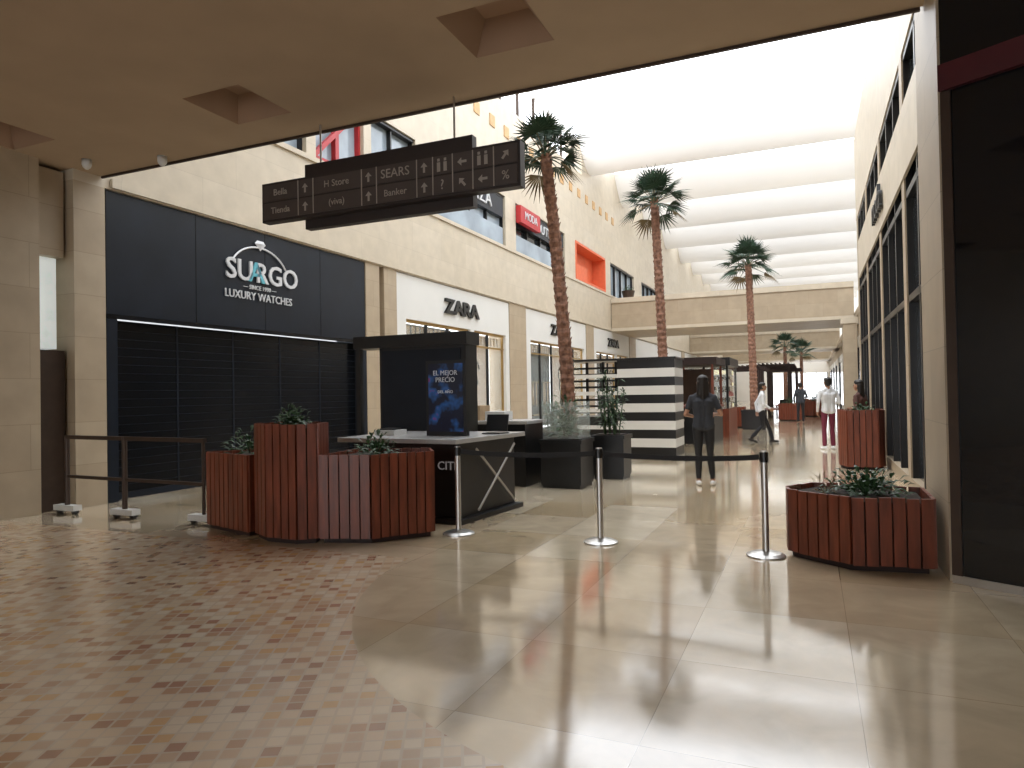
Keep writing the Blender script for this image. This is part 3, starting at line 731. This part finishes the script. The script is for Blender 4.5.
    for a,b,r0,r1,l in caps: capsule(V,F,a,b,r0,r1)
    me=bpy.data.meshes.new(name+'_raw'); me.from_pydata(V,[],F); tmp=bpy.data.objects.new('tmp',me); S.collection.objects.link(tmp)
    rm=tmp.modifiers.new('r','REMESH'); rm.mode='VOXEL'; rm.voxel_size=.0075
    sm=tmp.modifiers.new('s','SMOOTH'); sm.factor=.5; sm.iterations=3
    bpy.context.view_layer.update(); dg=bpy.context.evaluated_depsgraph_get()
    m2=bpy.data.meshes.new_from_object(tmp.evaluated_get(dg)); bpy.data.objects.remove(tmp)
    n=len(m2.polygons); cen=np.empty(n*3); m2.polygons.foreach_get('center',cen); cen=cen.reshape(-1,3)
    labs=['top','pants','skin','shoe','hair','eye','lip']; best=np.full(n,1e9); bi=np.zeros(n,int)
    for a,b,r0,r1,l in caps:
        a=np.array(a);b=np.array(b);ab=b-a; t=np.clip(((cen-a)@ab)/max(ab@ab,1e-9),0,1)
        D=np.linalg.norm(cen-(a+t[:,None]*ab),axis=1)-(r0+(r1-r0)*t)
        if l=='eye' or l=='lip': D-=.002
        k=D<best; best[k]=D[k]; bi[k]=labs.index(l)
    m2.materials.clear()
    for m in(top,pants,M_SKIN,shoe,M_HAIR,M_EYE,M_LIP): m2.materials.append(m)
    m2.polygons.foreach_set('material_index',bi.astype(np.int32)); m2.polygons.foreach_set('use_smooth',[True]*n)
    zz=np.empty(len(m2.vertices)*3); m2.vertices.foreach_get('co',zz); zmin=zz.reshape(-1,3)[:,2].min()
    ob=bpy.data.objects.new(name,m2); S.collection.objects.link(ob); ob.scale=(sc,)*3; ob.rotation_euler=(0,0,rot)
    ob.location=(loc[0],loc[1],-zmin*sc+.001); m2.name=name
    return ob
stand=dict(kneeL=(-.085,.01,.50),kneeR=(.095,.02,.50),ankleL=(-.085,-.02,.09),ankleR=(.13,.0,.09),elbowL=(-.27,-.03,1.13),elbowR=(.27,-.03,1.13),wristL=(-.14,.20,1.08),wristR=(.17,.20,1.12))
human('woman_in_black',(-1.56,11.15),math.radians(8),1.70,stand,M_BTOP,M_BPANT,M_WSHOE,longhair=True,sleeve='short')
walk=dict(lean=.02,kneeL=(-.08,.18,.53),kneeR=(.08,.02,.50),ankleL=(-.07,.30,.10),ankleR=(.08,-.30,.15),elbowL=(-.24,-.12,1.14),elbowR=(.24,.04,1.13),wristL=(-.22,-.10,.90),wristR=(.20,.22,1.0),footR=(.05,1,-.35))
human('walking_man',(-1.28,20.4),math.radians(-80),1.66,walk,M_WSHIRT,M_BPANT,M_DSHOE,female=False)
st2=dict(kneeL=(-.10,.02,.50),kneeR=(.10,.05,.50),ankleL=(-.11,-.02,.09),ankleR=(.11,.03,.09),elbowL=(-.26,-.06,1.14),elbowR=(.26,-.04,1.14),wristL=(-.24,.04,.92),wristR=(.15,.22,1.12))
human('standing_man',(.38,18.4),math.radians(20),1.72,st2,M_WSHIRT,M_MAROON,M_WSHOE,female=False,headturn=.3)
human('woman_in_coat',(.90,15.45),math.radians(60),1.62,st2,M_BROWNT,M_BPANT,M_DSHOE,longhair=True)
human('distant_shopper',(-.4,31),math.radians(10),1.7,st2,M_BTOP,M_BPANT,M_DSHOE)

# ---------------------------------------------------------------- light
w=bpy.data.worlds.new('overcast_sky'); S.world=w; w.use_nodes=True; nt=w.node_tree
bg=nt.nodes['Background']; bg.inputs['Color'].default_value=(.93,.96,1.0,1); bg.inputs['Strength'].default_value=3.8
sun=bpy.data.lights.new('sun','SUN'); sun.energy=1.0; sun.angle=math.radians(25); so=bpy.data.objects.new('sun_light',sun); S.collection.objects.link(so); so.rotation_euler=(math.radians(12),math.radians(-18),0); so.location=(0,0,20)
S.view_settings.view_transform='Standard'; S.view_settings.look='None'; S.view_settings.exposure=0.0

# ---------------------------------------------------------------- camera
cam=bpy.data.cameras.new('camera'); co=bpy.data.objects.new('camera',cam); S.collection.objects.link(co); S.camera=co
cam.sensor_width=36; cam.lens=690/1024*36; cam.clip_start=.05; cam.clip_end=300
Rm=Matrix.Rotation(math.radians(23.4),4,'Z')@Matrix.Rotation(math.radians(90.76),4,'X')@Matrix.Rotation(math.radians(-1.0),4,'Z')
co.matrix_world=Matrix.Translation((0,0,1.5))@Rm
